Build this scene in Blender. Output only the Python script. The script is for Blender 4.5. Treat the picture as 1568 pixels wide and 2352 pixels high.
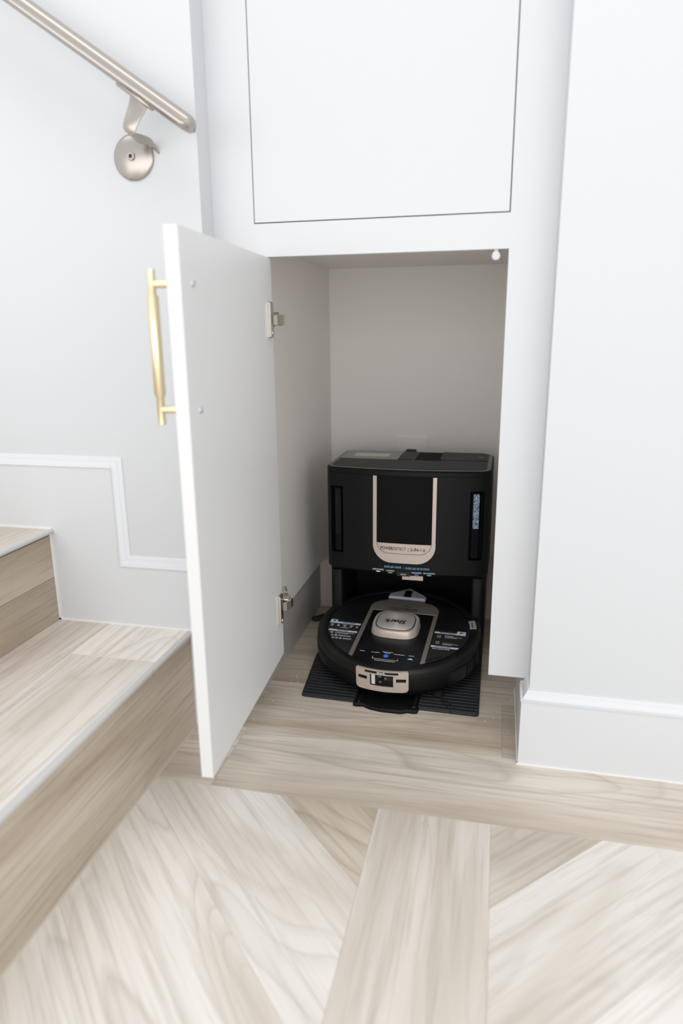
import bpy, bmesh, math, random
from mathutils import Vector, Matrix
random.seed(7)
for o in list(bpy.data.objects): bpy.data.objects.remove(o)
SC = bpy.context.scene
COL = SC.collection
R = math.radians

# ---------------------------------------------------------------- camera
def make_camera():
    yaw, pitch, roll, fpx = -0.224871, -0.256357, -0.010470, 1579.85
    cam = bpy.data.cameras.new('camera')
    o = bpy.data.objects.new('camera', cam); COL.objects.link(o)
    cy, sy, cp, sp = math.cos(yaw), math.sin(yaw), math.cos(pitch), math.sin(pitch)
    f = Vector((sy*cp, cy*cp, sp)); rt = Vector((cy, -sy, 0)); up = rt.cross(f)
    cr, sr = math.cos(roll), math.sin(roll)
    X = cr*rt + sr*up; Y = -sr*rt + cr*up
    M = Matrix((X, Y, -f)).transposed().to_4x4()
    M.translation = Vector((0.396063, -1.124533, 0.714694))
    o.matrix_world = M
    cam.sensor_fit = 'HORIZONTAL'; cam.sensor_width = 24.0
    cam.lens = 24.0*fpx/1568
    cam.clip_start = .02
    cam.dof.use_dof = True; cam.dof.focus_distance = 1.36; cam.dof.aperture_fstop = 2.4
    SC.camera = o
make_camera()

# ---------------------------------------------------------------- light
def make_light():
    w = bpy.data.worlds.new('world'); SC.world = w; w.use_nodes = True
    bg = w.node_tree.nodes['Background']
    bg.inputs['Color'].default_value = (.94, .97, 1, 1); bg.inputs['Strength'].default_value = .98
    def area(name, loc, rot, sx, sy, e, col):
        l = bpy.data.lights.new(name, 'AREA'); l.shape = 'RECTANGLE'; l.size = sx; l.size_y = sy
        l.energy = e; l.color = col
        o = bpy.data.objects.new(name, l); COL.objects.link(o)
        o.location = loc; o.rotation_euler = rot
    area('ceiling_light', (-.1, -.9, 2.6), (0, 0, 0), 3.2, .8, 19, (1, .99, .98))
    area('front_fill_light', (.35, -2.7, .80), (R(90), 0, 0), 5.4, 1.3, 41, (1, .985, .97))  # unseen fill added behind the camera to brighten the cabinet interior
make_light()
V = SC.view_settings
V.view_transform = 'Standard'; V.look = 'None'; V.exposure = 0.13; V.gamma = 1.0; V.use_curve_mapping = False

# ---------------------------------------------------------------- materials
MATS = {}
def mat(name, col, rough=.5, metal=0., spec=.5, coat=0., bump=None, emit=None, speck=None, aniso=0., transmission=0.):
    m = bpy.data.materials.new(name); m.use_nodes = True
    nt = m.node_tree; b = nt.nodes['Principled BSDF']
    b.inputs['Base Color'].default_value = (*col, 1); b.inputs['Roughness'].default_value = rough
    b.inputs['Metallic'].default_value = metal; b.inputs['Specular IOR Level'].default_value = spec
    b.inputs['Coat Weight'].default_value = coat; b.inputs['Coat Roughness'].default_value = .08
    if transmission: b.inputs['Transmission Weight'].default_value = transmission
    if aniso:
        b.inputs['Anisotropic'].default_value = aniso; b.inputs['Anisotropic Rotation'].default_value = .25
        t = nt.nodes.new('ShaderNodeTangent'); t.direction_type = 'RADIAL'; t.axis = 'Z'
        nt.links.new(t.outputs[0], b.inputs['Tangent'])
    tc = nt.nodes.new('ShaderNodeTexCoord')
    if bump:
        n = nt.nodes.new('ShaderNodeTexNoise'); n.inputs['Scale'].default_value = bump[0]; n.inputs['Detail'].default_value = 3
        bp = nt.nodes.new('ShaderNodeBump'); bp.inputs['Strength'].default_value = bump[1]; bp.inputs['Distance'].default_value = .001
        nt.links.new(tc.outputs['Object'], n.inputs['Vector']); nt.links.new(n.outputs[0], bp.inputs['Height'])
        nt.links.new(bp.outputs[0], b.inputs['Normal'])
    if speck:   # (scale, threshold, colour, cloud colour)
        n = nt.nodes.new('ShaderNodeTexNoise'); n.inputs['Scale'].default_value = speck[0]; n.inputs['Detail'].default_value = 2
        r = nt.nodes.new('ShaderNodeValToRGB'); r.color_ramp.elements[0].position = speck[1]; r.color_ramp.elements[1].position = speck[1]+.05
        n2 = nt.nodes.new('ShaderNodeTexNoise'); n2.inputs['Scale'].default_value = 14; n2.inputs['Detail'].default_value = 5
        r2 = nt.nodes.new('ShaderNodeValToRGB'); r2.color_ramp.elements[0].position = .45; r2.color_ramp.elements[1].position = .75
        m1 = nt.nodes.new('ShaderNodeMix'); m1.data_type = 'RGBA'; m1.inputs[6].default_value = (*col, 1); m1.inputs[7].default_value = (*speck[3], 1)
        m2 = nt.nodes.new('ShaderNodeMix'); m2.data_type = 'RGBA'; m2.inputs[7].default_value = (*speck[2], 1)
        for a in (n, n2): nt.links.new(tc.outputs['Object'], a.inputs['Vector'])
        nt.links.new(n.outputs[0], r.inputs[0]); nt.links.new(n2.outputs[0], r2.inputs[0])
        nt.links.new(r2.outputs[0], m1.inputs[0]); nt.links.new(m1.outputs[2], m2.inputs[6]); nt.links.new(r.outputs[0], m2.inputs[0])
        nt.links.new(m2.outputs[2], b.inputs['Base Color'])
    if emit:
        b.inputs['Emission Color'].default_value = (*emit[0], 1); b.inputs['Emission Strength'].default_value = emit[1]
    MATS[name] = m
    return m

def wood(name, pale, brown):
    """plank wood: grain runs along local X of every plank, shifted per plank; object colour R = plank tone (0 pale, 1 brown)"""
    m = bpy.data.materials.new(name); m.use_nodes = True
    nt = m.node_tree; N = nt.nodes; Lk = nt.links.new; b = N['Principled BSDF']
    tc = N.new('ShaderNodeTexCoord'); oi = N.new('ShaderNodeObjectInfo')
    def math_(op, a, c=None):
        n = N.new('ShaderNodeMath'); n.operation = op
        for i, x in enumerate((a, c)):
            if x is None: continue
            if isinstance(x, (int, float)): n.inputs[i].default_value = x
            else: Lk(x, n.inputs[i])
        return n.outputs[0]
    off = math_('MULTIPLY', oi.outputs['Random'], 37.0)
    cmb = N.new('ShaderNodeCombineXYZ')
    for i in range(3): Lk(off, cmb.inputs[i])
    def coords(sx, sy, extra=1.):
        ad = N.new('ShaderNodeVectorMath'); ad.operation = 'ADD'
        mp = N.new('ShaderNodeMapping'); mp.inputs['Scale'].default_value = (sx, sy, sy)
        Lk(tc.outputs['Object'], mp.inputs['Vector']); Lk(mp.outputs[0], ad.inputs[0])
        Lk(cmb.outputs[0], ad.inputs[1]); return ad.outputs[0]
    def noise(v, scale, detail=3, dist=0., rough=.55):
        n = N.new('ShaderNodeTexNoise'); n.inputs['Scale'].default_value = scale; n.inputs['Detail'].default_value = detail
        n.inputs['Distortion'].default_value = dist; n.inputs['Roughness'].default_value = rough
        Lk(v, n.inputs['Vector']); return n.outputs[0]
    def ramp(v, *st):
        r = N.new('ShaderNodeValToRGB'); e = r.color_ramp.elements
        while len(e) < len(st): e.new(.5)
        for k, (p, c) in enumerate(st): e[k].position = p; e[k].color = (c, c, c, 1) if isinstance(c, (int, float)) else (*c, 1)
        Lk(v, r.inputs[0]); return r.outputs[0]
    def mix(f, a, c, mode='MIX'):
        n = N.new('ShaderNodeMix'); n.data_type = 'RGBA'; n.blend_type = mode
        for s, x in ((0, f), (6, a), (7, c)):
            if isinstance(x, (int, float)): n.inputs[s].default_value = x
            elif isinstance(x, tuple): n.inputs[s].default_value = (*x, 1)
            else: Lk(x, n.inputs[s])
        return n.outputs[2]
    broad = noise(coords(1.3, 9), 1.0, 3, .6)                 # wide tonal bands along the plank
    contour = noise(coords(1.1, 6.5), 1.0, 1.5, .35)          # cathedral figure: level lines of a stretched field
    saw = math_('FRACT', math_('MULTIPLY', contour, 17.0))
    line = ramp(saw, (0, 1.), (.10, .45), (.45, 0.), (.9, 0.), (1, .75))
    mask = ramp(noise(coords(1.0, 4), 1.0, 2), (.40, 0.), (.60, 1.))
    streak = noise(coords(5, 120), 1.0, 4, .2)                # short fibre streaks
    fine = noise(coords(14, 520), 1.0, 3)
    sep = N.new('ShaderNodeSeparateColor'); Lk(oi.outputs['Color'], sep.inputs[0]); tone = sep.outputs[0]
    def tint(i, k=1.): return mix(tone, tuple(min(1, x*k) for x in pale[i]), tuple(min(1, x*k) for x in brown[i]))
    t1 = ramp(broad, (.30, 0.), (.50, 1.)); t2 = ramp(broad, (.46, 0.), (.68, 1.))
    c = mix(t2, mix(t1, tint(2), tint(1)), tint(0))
    fig = math_('MULTIPLY', math_('MULTIPLY', line, mask), .52)
    c = mix(fig, c, tint(2, .70))
    c = mix(math_('MULTIPLY', ramp(streak, (.48, 0.), (.66, 1.)), .50), c, tint(2, .80))
    c = mix(math_('MULTIPLY', ramp(fine, (.45, 0.), (.8, 1.)), .26), c, tint(0, 1.1))
    hv = N.new('ShaderNodeHueSaturation'); Lk(c, hv.inputs['Color'])
    Lk(math_('ADD', math_('MULTIPLY', oi.outputs['Random'], .16), .91), hv.inputs['Value'])
    Lk(hv.outputs[0], b.inputs['Base Color'])
    Lk(math_('ADD', math_('MULTIPLY', streak, .22), .30), b.inputs['Roughness'])
    b.inputs['Specular IOR Level'].default_value = .45
    bp = N.new('ShaderNodeBump'); bp.inputs['Strength'].default_value = .12; bp.inputs['Distance'].default_value = .0006
    Lk(streak, bp.inputs['Height']); Lk(bp.outputs[0], b.inputs['Normal'])
    MATS[name] = m
    return m

mat('wall_paint', (.605, .617, .632), .55, spec=.3, bump=(260, .06))
mat('trim_paint', (.64, .65, .665), .32, spec=.4)
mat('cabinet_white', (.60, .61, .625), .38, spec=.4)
mat('door_white', (.705, .705, .705), .38, spec=.4)  # lighter than cabinet_white: floor bounce on the open door put into the colour
mat('outlet_white', (.92, .90, .885), .35)
mat('melamine', (.90, .87, .835), .42, spec=.35, bump=(900, .05))
mat('toe_wall', (.47, .445, .42), .6, spec=.2)  # shade of the toe recess put into this darker grey
mat('toe_bounce', (.66, .57, .54), .6, spec=.2)  # bounce light on the lower back put into the pinkish colour
mat('caulk', (.78, .78, .78), .4)
mat('beige_caulk', (.62, .56, .48), .5)
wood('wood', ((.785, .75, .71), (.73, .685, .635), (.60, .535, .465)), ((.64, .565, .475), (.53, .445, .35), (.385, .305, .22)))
mat('nosing', (.52, .51, .50), .36, spec=.5)
mat('slab', (.55, .49, .42), .6)
mat('brass', (.86, .75, .50), .36, metal=1.)
mat('nickel', (.66, .62, .56), .26, metal=1.)
mat('nickel_dark', (.30, .28, .25), .35, metal=1.)
mat('rail_metal', (.42, .385, .35), .27, metal=.75)
mat('screw_steel', (.6, .6, .65), .35, metal=1.)
mat('socket', (.03, .03, .04), .5)
mat('clear_plastic', (.86, .88, .90), .25, transmission=.35)
mat('black_plastic', (.0045, .0056, .0054), .48, spec=.20)
mat('black_body', (.0075, .008, .008), .40, spec=.28, speck=(300, .74, (.06, .06, .06), (.018, .018, .018)))
mat('black_matte', (.017, .017, .016), .55, spec=.4, speck=(420, .75, (.16, .15, .12), (.026, .026, .024)))
mat('black_fabric', (.0050, .0058, .0058), .7, spec=.12)
mat('black_gloss', (.006, .006, .007), .32, spec=.4, speck=(190, .77, (.25, .25, .25), (.016, .016, .017)))
mat('black_lid', (.009, .0095, .0095), .36, spec=.32, speck=(230, .765, (.30, .30, .30), (.019, .019, .020)))
mat('black_rubber', (.016, .018, .021), .55, spec=.4)
mat('cavity', (.004, .004, .004), .8, spec=.2)
mat('rim_highlight', (.15, .146, .137), .42)  # edge highlight on the black lid put into a lighter grey
mat('grey_panel', (.31, .295, .27), .4)
mat('label_white', (.70, .66, .62), .5)
mat('champagne', (.60, .515, .46), .36, metal=.35)
mat('champagne_dark', (.36, .325, .29), .36, metal=.55)
mat('brushed', (.88, .83, .78), .40, metal=.6, aniso=.75)
mat('ink', (.015, .015, .016), .5)
mat('print_white', (.58, .59, .60), .5)
mat('print_header', (.58, .63, .74), .5)
mat('print_blue', (.18, .38, .66), .5)
mat('print_red', (.45, .08, .07), .5)
mat('print_yellow', (.50, .47, .36), .5)
mat('led_white', (.85, .85, .85), .4)
mat('led_green', (.14, .42, .17), .4)
mat('led_blue', (.05, .16, .62), .4, emit=((.05, .2, .9), .15))
mat('led_cyan', (.16, .46, .70), .4)
mat('led_off', (.28, .28, .28), .4)
mat('icon_blue', (.03, .10, .65), .4, emit=((.05, .2, 1.), .35))
mat('icon_cyan', (.2, .5, .85), .4, emit=((.2, .55, 1.), .3))
mat('clip_silver', (.60, .60, .68), .3, metal=.2)
mat('button_grey', (.36, .37, .36), .45)
mat('tank_dark', (.005, .006, .009), .35, spec=.12)
mat('tank_wet', (.03, .04, .06), .12, speck=(620, .47, (.42, .50, .66), (.05, .065, .10)))
mat('tank_left', (.006, .0065, .007), .3, spec=.25, speck=(330, .72, (.18, .19, .2), (.012, .012, .013)))
mat('lens', (.10, .10, .10), .12)
mat('crumb', (.72, .68, .60), .8)

# ---------------------------------------------------------------- mesh helpers
def new(): return bmesh.new()
def box(bm, x0, x1, y0, y1, z0, z1):
    v = [bm.verts.new((x, y, z)) for z in (z0, z1) for y in (y0, y1) for x in (x0, x1)]
    for f in ((0, 2, 3, 1), (4, 5, 7, 6), (0, 1, 5, 4), (2, 6, 7, 3), (0, 4, 6, 2), (1, 3, 7, 5)): bm.faces.new([v[i] for i in f])
def bevel(bm, w, seg=2, angle=40):
    e = [e for e in bm.edges if len(e.link_faces) == 2 and e.calc_face_angle(0) > R(angle)]
    bmesh.ops.bevel(bm, geom=e, offset=w, segments=seg, affect='EDGES', profile=.5, clamp_overlap=True)
def area2(p): return sum(p[i][0]*p[(i+1) % len(p)][1]-p[(i+1) % len(p)][0]*p[i][1] for i in range(len(p)))/2
def inset(p, d):
    n = len(p); out = []
    s = 1 if area2(p) > 0 else -1
    for i in range(n):
        a, b, c = Vector(p[i-1]), Vector(p[i]), Vector(p[(i+1) % n])
        e1, e2 = (b-a).normalized(), (c-b).normalized()
        n1, n2 = Vector((-e1.y, e1.x))*s, Vector((-e2.y, e2.x))*s
        m = (n1+n2); l = m.length
        if l < 1e-6: m = n1; k = 1
        else: m /= l; k = 1/max(.35, m.dot(n1))
        q = b+m*d*k; out.append((q.x, q.y))
    return out
def prism(bm, poly, z0, z1, ch=0., chb=0.):
    """vertical prism over poly with chamfered top (ch) and bottom (chb)"""
    if area2(poly) < 0: poly = poly[::-1]
    rings = []
    if chb: rings.append((inset(poly, chb), z0)); rings.append((poly, z0+chb))
    else: rings.append((poly, z0))
    if ch: rings.append((poly, z1-ch)); rings.append((inset(poly, ch), z1))
    else: rings.append((poly, z1))
    vs = [[bm.verts.new((x, y, z)) for x, y in p] for p, z in rings]
    n = len(poly)
    for a, b in zip(vs, vs[1:]):
        for i in range(n): bm.faces.new((a[i], a[(i+1) % n], b[(i+1) % n], b[i]))
    bm.faces.new(vs[0][::-1]); bm.faces.new(vs[-1])
def rrect(x0, x1, y0, y1, r, n=6):
    if not isinstance(r, (tuple, list)): r = (r,)*4      # order: x1y0, x1y1, x0y1, x0y0
    out = []
    for (cx, cy, a0), rr in zip(((x1, y0, -90), (x1, y1, 0), (x0, y1, 90), (x0, y0, 180)), r):
        sx, sy = (-1 if cx == x1 else 1), (-1 if cy == y1 else 1)
        if rr <= 0: out.append((cx, cy)); continue
        for k in range(n+1):
            a = R(a0+90*k/n); out.append((cx+sx*rr+rr*math.cos(a), cy+sy*rr+rr*math.sin(a)))
    return out
def lathe(bm, prof, n=48, M=None, close=True):
    M = M or Matrix()
    rings = []
    for r, z in prof:
        if r < 1e-7: rings.append([bm.verts.new(M @ Vector((0, 0, z)))])
        else: rings.append([bm.verts.new(M @ Vector((r*math.cos(2*math.pi*k/n), r*math.sin(2*math.pi*k/n), z))) for k in range(n)])
    for a, b in zip(rings, rings[1:]):
        for k in range(n):
            q = [a[k % len(a)], a[(k+1) % len(a)], b[(k+1) % len(b)], b[k % len(b)]]
            u = []
            for v in q:
                if v not in u: u.append(v)
            if len(u) > 2: bm.faces.new(u)
    if close:
        if len(rings[0]) > 1: bm.faces.new(rings[0][::-1])
        if len(rings[-1]) > 1: bm.faces.new(rings[-1])
def zto(p, d):
    d = Vector(d).normalized(); q = d.to_track_quat('Z', 'Y'); return Matrix.Translation(p) @ q.to_matrix().to_4x4()
def rod(bm, a, b, r, n=16):
    a, b = Vector(a), Vector(b); l = (b-a).length; c = min(r*.18, l*.2)
    lathe(bm, [(0, 0), (r-c, 0), (r, c), (r, l-c), (r-c, l), (0, l)], n, zto(a, b-a))
def sweep(bm, path, prof, side, closed_prof=True):
    """prof points (s,t): s along `side` dirs, t along the second dir; path entries (point, svec, tvec)"""
    rings = [[bm.verts.new(Vector(p)+Vector(sv)*a+Vector(tv)*b) for a, b in prof] for p, sv, tv in path]
    n = len(prof)
    for r1, r2 in zip(rings, rings[1:]):
        for i in range(n if closed_prof else n-1):
            bm.faces.new((r1[i], r1[(i+1) % n], r2[(i+1) % n], r2[i]))
    if closed_prof: bm.faces.new(rings[0][::-1]); bm.faces.new(rings[-1])
def tube(bm, pts, r, n=8):
    P = [Vector(p) for p in pts]; rings = []
    for i, p in enumerate(P):
        d = (P[min(i+1, len(P)-1)]-P[max(i-1, 0)]).normalized()
        u = d.cross(Vector((0, 0, 1)));  u = u.normalized() if u.length > 1e-4 else Vector((1, 0, 0)); w = u.cross(d)
        rings.append([bm.verts.new(p+u*r*math.cos(2*math.pi*k/n)+w*r*math.sin(2*math.pi*k/n)) for k in range(n)])
    for a, b in zip(rings, rings[1:]):
        for k in range(n): bm.faces.new((a[k], a[(k+1) % n], b[(k+1) % n], b[k]))
    bm.faces.new(rings[0][::-1]); bm.faces.new(rings[-1])
def spline(pts, k=8):
    P = [Vector(p) for p in pts]; P = [P[0]*2-P[1]]+P+[P[-1]*2-P[-2]]; out = []
    for i in range(1, len(P)-2):
        for j in range(k):
            t = j/k; a, b, c, d = P[i-1:i+3]
            out.append(.5*((2*b)+(c-a)*t+(2*a-5*b+4*c-d)*t*t+(3*b-a-3*c+d)*t**3))
    return out+[P[-2]]
def obj(name, bm, m, parent=None, loc=None, rot=None, smooth=35, label=None):
    bmesh.ops.recalc_face_normals(bm, faces=bm.faces)
    me = bpy.data.meshes.new(name); bm.to_mesh(me); bm.free()
    me.materials.append(MATS[m])
    if smooth:
        for p in me.polygons: p.use_smooth = True
        me.set_sharp_from_angle(angle=R(smooth))
    o = bpy.data.objects.new(name, me); COL.objects.link(o)
    if parent: o.parent = parent
    if loc: o.location = loc
    if rot: o.rotation_euler = rot
    if label: o['label'] = label
    return o
def empty(name, loc=(0, 0, 0), rot=(0, 0, 0)):
    o = bpy.data.objects.new(name, None); COL.objects.link(o); o.location = loc; o.rotation_euler = rot
    o.empty_display_size = .05
    return o
def tag(o, label, cat, kind=None, group=None):
    o['label'] = label; o['category'] = cat
    if kind: o['kind'] = kind
    if group: o['group'] = group
    return o
def text(name, s, size, m, parent, fn, width=None, bold=0., space=1., shear=0., depth=.00025, align='CENTER'):
    """flat lettering; fn maps (u, v, d) in the text's own plane to the parent's coordinates"""
    cu = bpy.data.curves.new(name, 'FONT'); cu.body = s; cu.size = size; cu.align_x = align; cu.align_y = 'CENTER'
    cu.offset = bold*size; cu.space_character = space; cu.shear = shear; cu.extrude = depth; cu.resolution_u = 3
    t = bpy.data.objects.new('tmp', cu); COL.objects.link(t)
    me = bpy.data.meshes.new_from_object(t)
    bpy.data.objects.remove(t); bpy.data.curves.remove(cu)
    me.name = name
    xs = [v.co.x for v in me.vertices]; k = 1.
    if width: k = width/(max(xs)-min(xs))
    for v in me.vertices: v.co = Vector(fn(v.co.x*k, v.co.y, v.co.z+depth))
    me.materials.clear(); me.materials.append(MATS[m])
    o = bpy.data.objects.new(name, me); COL.objects.link(o); o.parent = parent
    return o
def clip(poly, f):
    """keep the part of a convex polygon where f(p) >= 0 (f affine)"""
    out = []
    for i, p in enumerate(poly):
        q = poly[(i+1) % len(poly)]; a, b = f(p), f(q)
        if a >= 0: out.append(p)
        if a*b < 0: t = a/(a-b); out.append((p[0]+(q[0]-p[0])*t, p[1]+(q[1]-p[1])*t))
    return out
def half(poly, a, b, c): return clip(poly, lambda p: a*p[0]+b*p[1]-c)   # a*x+b*y >= c

# ---------------------------------------------------------------- dimensions (metres)
YW = -.048                    # plane of the room walls; cabinet face is y = 0
XL, XR = -.069, .4678         # niche sides
ZB, ZA, ZC = .8327, .8831, .1296
YBB = -.0605                  # face of the baseboards
H1, H2, H3 = .1927, .3703, .553
XR1, XR2, XR3 = -.1325, -.397, -.663
YB = .661

# ================================================================ FLOOR
bm = new(); box(bm, -.9, 2.6, -3.2, .75, -.06, -.012)
floor = tag(obj('floor', bm, 'slab'), 'wood-look plank floor with a chevron field and a straight border', 'floor', 'structure')
def plank(poly, ang, parent, z=0., th=.012, gap=.0001, m='wood', tone=.2):
    poly = inset(poly if area2(poly) > 0 else poly[::-1], gap)
    cx = sum(p[0] for p in poly)/len(poly); cy = sum(p[1] for p in poly)/len(poly)
    c, s = math.cos(-ang), math.sin(-ang)
    loc = [((x-cx)*c-(y-cy)*s, (x-cx)*s+(y-cy)*c) for x, y in poly]
    bm = new(); prism(bm, loc, -th, 0, ch=.0002)
    o = obj('plank', bm, m, parent, (cx, cy, z), (0, 0, ang), smooth=0); o.color = (tone, tone, tone, 1); return o
W = .1705
def rect(x0, x1, y0, y1): return [(x0, y0), (x1, y0), (x1, y1), (x0, y1)]
YF = -.2224
# border along the wall and rows running into the niche
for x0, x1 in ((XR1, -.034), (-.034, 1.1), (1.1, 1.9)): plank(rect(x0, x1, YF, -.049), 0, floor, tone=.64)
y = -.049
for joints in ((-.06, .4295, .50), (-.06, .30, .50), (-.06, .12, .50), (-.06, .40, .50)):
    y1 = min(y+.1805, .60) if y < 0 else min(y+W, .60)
    for a, b in zip(joints, joints[1:]): plank(rect(a, b, y, y1), 0, floor, tone=random.uniform(.85, 1.))  # brown planks, with part of the niche shade put into their tone
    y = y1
# spine plank towards the camera and the two 45-degree fields
SL, SR = .2425, .4135
for a, b in ((-.98, YF), (-2.0, -.98)): plank(rect(SL, SR, a, b), R(90), floor, tone=.28)
cs = [-.138-.2411*k for k in range(-2, 10)]
for c1, c0 in zip(cs, cs[1:]):
    for side in (0, 1):
        if side == 0:
            p = rect(XR1, SL, -2.0, YF); p = half(p, 1, 1, c0); p = half(p, -1, -1, -c1)
        else:
            p = rect(SR, 1.9, -2.0, YF); k = .656
            p = half(p, -1, 1, c0-k) if p else p; p = half(p, 1, -1, -(c1-k)) if p else p
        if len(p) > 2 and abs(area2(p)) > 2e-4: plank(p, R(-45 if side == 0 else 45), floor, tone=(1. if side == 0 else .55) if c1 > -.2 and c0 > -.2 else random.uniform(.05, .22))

# ================================================================ WALLS
bm = new(); box(bm, -1.7, XL, YW, .10, 0, 2.5); bevel(bm, .004, 2)
tag(obj('wall_left', bm, 'wall_paint'), 'white painted wall rising along the stairs behind the handrail', 'wall', 'structure')
bm = new(); box(bm, XR, 2.4, YW, .10, 0, 2.5); bevel(bm, .004, 2)
tag(obj('wall_right', bm, 'wall_paint'), 'white painted wall to the right of the cabinet', 'wall', 'structure')

# moulded baseboards: flat board and a stepped cap
TB = YW-YBB
CAP = [(0, 0), (TB+.0012, 0), (TB+.0014, .0016), (TB-.0014, .0028), (TB-.0028, .0052), (TB-.0050, .0098), (TB-.0056, .0108), (TB-.0074, .0122), (TB-.0088, .0160), (TB-.0100, .0178), (0, .0186)]
# right: along the wall, round the niche corner and back to the cabinet
bm = new(); box(bm, XR-TB, 2.4, YBB, YW, .0, .1176); box(bm, XR-TB, XR, YW, .0, .0, .1176); box(bm, XR-TB, XR, .0, .30, 0, .124)
bb = tag(obj('baseboard_right', bm, 'trim_paint', smooth=0), 'tall white moulded baseboard on the right wall', 'baseboard', 'structure')
bm = new()
z = .1176
sweep(bm, [((2.4, YW, z), (0, -1, 0), (0, 0, 1)), ((XR, YW, z), (-1, -1, 0), (0, 0, 1)), ((XR, -.0005, z), (-1, 0, 0), (0, 0, 1))], CAP, None)
obj('cap_molding', bm, 'trim_paint', bb, smooth=50)
bm = new(); box(bm, XR-TB-.002, 2.4, YBB-.002, YBB+.002, .0, .0022); box(bm, XR-TB-.002, XR-TB+.002, YBB, .2, 0, .0022); bevel(bm, .0009, 1)
obj('caulk_bead', bm, 'caulk', bb)
# left: stepping up with the stairs
zt1, zt2, zt3 = .3065, .4875, .669
xs1, xs2 = -.2625, -.5285
bm = new()
pts = [(-1.2, .5), (XR3, .5), (XR3, H2), (XR2, H2), (XR2, H1), (XR1, H1), (XR1, 0.), (XL+TB, 0.), (XL+TB, zt1), (xs1, zt1), (xs1, zt2), (xs2, zt2), (xs2, zt3), (-1.2, zt3)]
def board(bm, pts, y0, y1):
    a = [bm.verts.new((x, y0, z)) for x, z in pts]; b = [bm.verts.new((x, y1, z)) for x, z in pts]
    bm.faces.new(a); bm.faces.new(b[::-1])
    for i in range(len(pts)): bm.faces.new((a[i], a[(i+1) % len(pts)], b[(i+1) % len(pts)], b[i]))
board(bm, pts, YBB, YW)
bb = tag(obj('baseboard_left', bm, 'trim_paint', smooth=0), 'white skirting board stepping up the wall with the stairs', 'baseboard', 'structure')
bm = new()
path = []
for x, z, tx, tz in ((-1.2, zt3, 0, 1), (xs2, zt3, 1, 1), (xs2, zt2, 1, 1), (xs1, zt2, 1, 1), (xs1, zt1, 1, 1), (XL, zt1, 0, 1)):
    path.append(((x, YW, z), (0, -1, 0), (tx, 0, tz)))
sweep(bm, path, CAP, None)
obj('cap_molding', bm, 'trim_paint', bb, smooth=50)
bm = new()
cz = .003
box(bm, XR2, XR1+.012, YBB-.0025, YBB+.001, H1, H1+cz); box(bm, XR2-.001, XR2+.0035, YBB-.0025, YBB+.001, H1, H2); box(bm, XR3, XR2+.005, YBB-.0025, YBB+.001, H2, H2+cz); bevel(bm, .001, 1)
obj('caulk_bead', bm, 'caulk', bb)

# ================================================================ STAIRS
st = tag(empty('staircase', (XR1, -.5, 0)), 'light wood-look plank stairs with grey rounded nosings rising to the left', 'stairs')
ST0 = Vector((XR1, -.5, 0))
Y0S, Y1S = -1.9, YBB+.003
def spart(name, bm, m, **k):
    bmesh.ops.translate(bm, verts=bm.verts, vec=-ST0); return obj(name, bm, m, st, **k)
def splank(par, a0, a1, b0, b1, fixed, vertical, tone):
    """planks run along y; vertical ones stand in plane x = fixed (b is z), flat ones lie at z = fixed (b is x)"""
    w = b1-b0; l = a1-a0
    poly = inset(rect(-l/2, l/2, -w/2, w/2), .0002)
    bm = new(); prism(bm, poly, -.011, 0, ch=.0003)
    if vertical: o = obj('plank', bm, 'wood', par, Vector((fixed, (a0+a1)/2, (b0+b1)/2))-ST0, smooth=0); o.rotation_euler = Matrix(((0, 0, 1), (1, 0, 0), (0, 1, 0))).to_euler()
    else: o = obj('plank', bm, 'wood', par, Vector(((b0+b1)/2, (a0+a1)/2, fixed))-ST0, (0, 0, R(90)), smooth=0)
    o.color = (tone, tone, tone, 1); return o
steps = [(XR1, 0., H1, [(0, H1-.012)], [(XR2-.003, -.2925, (Y0S, -.74, Y1S)), (-.2925, XR1-.0015, (Y0S, -1.0, -.188, Y1S))]),
         (XR2, H1, H2, [(H1, .2775), (.2775, H2-.012)], [(XR3-.003, -.55, (Y0S, -.9, Y1S)), (-.55, XR2-.0015, (Y0S, -.45, Y1S))]),
         (XR3, H2, H3, [(H2, H3-.012)], [(-1.2, XR3-.0015, (Y0S, -.6, Y1S))])]
for k, (xr, z0, z1, rows, cols) in enumerate(steps):
    bm = new(); box(bm, xr-.03, xr-.0115, Y0S, Y1S, max(0, z0-.012), z1-.012); r = spart('riser', bm, 'slab')
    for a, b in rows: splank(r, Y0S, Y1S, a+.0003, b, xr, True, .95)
    bm = new(); box(bm, cols[0][0]-.01, xr-.012, Y0S, Y1S, z1-.035, z1-.0115); t = spart('tread', bm, 'slab')
    for x0, x1, js in cols:
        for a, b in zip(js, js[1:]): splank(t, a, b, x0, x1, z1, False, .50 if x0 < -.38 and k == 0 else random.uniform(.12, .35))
    # rounded nosing strip
    bm = new()
    xo = xr+.0090; rr = .0042
    prof = [(xr-.0014, z1-.0110), (xr-.0014, z1+.0002)]+[(xo-rr+rr*math.sin(R(a)), z1+.0002-rr+rr*math.cos(R(a))) for a in range(0, 181, 20)]
    a = [bm.verts.new((x, Y0S, z)) for x, z in prof]; b = [bm.verts.new((x, Y1S, z)) for x, z in prof]
    bm.faces.new(a); bm.faces.new(b[::-1])
    for i in range(len(prof)): bm.faces.new((a[i], a[(i+1) % len(prof)], b[(i+1) % len(prof)], b[i]))
    spart('nosing', bm, 'nosing', label='grey rounded nosing strip')
    if k == 0:
        bm = new(); box(bm, xr-.001, xr+.0028, Y0S, Y1S, 0, .0026); bevel(bm, .0012, 1); spart('caulk_bead', bm, 'beige_caulk')

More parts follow.
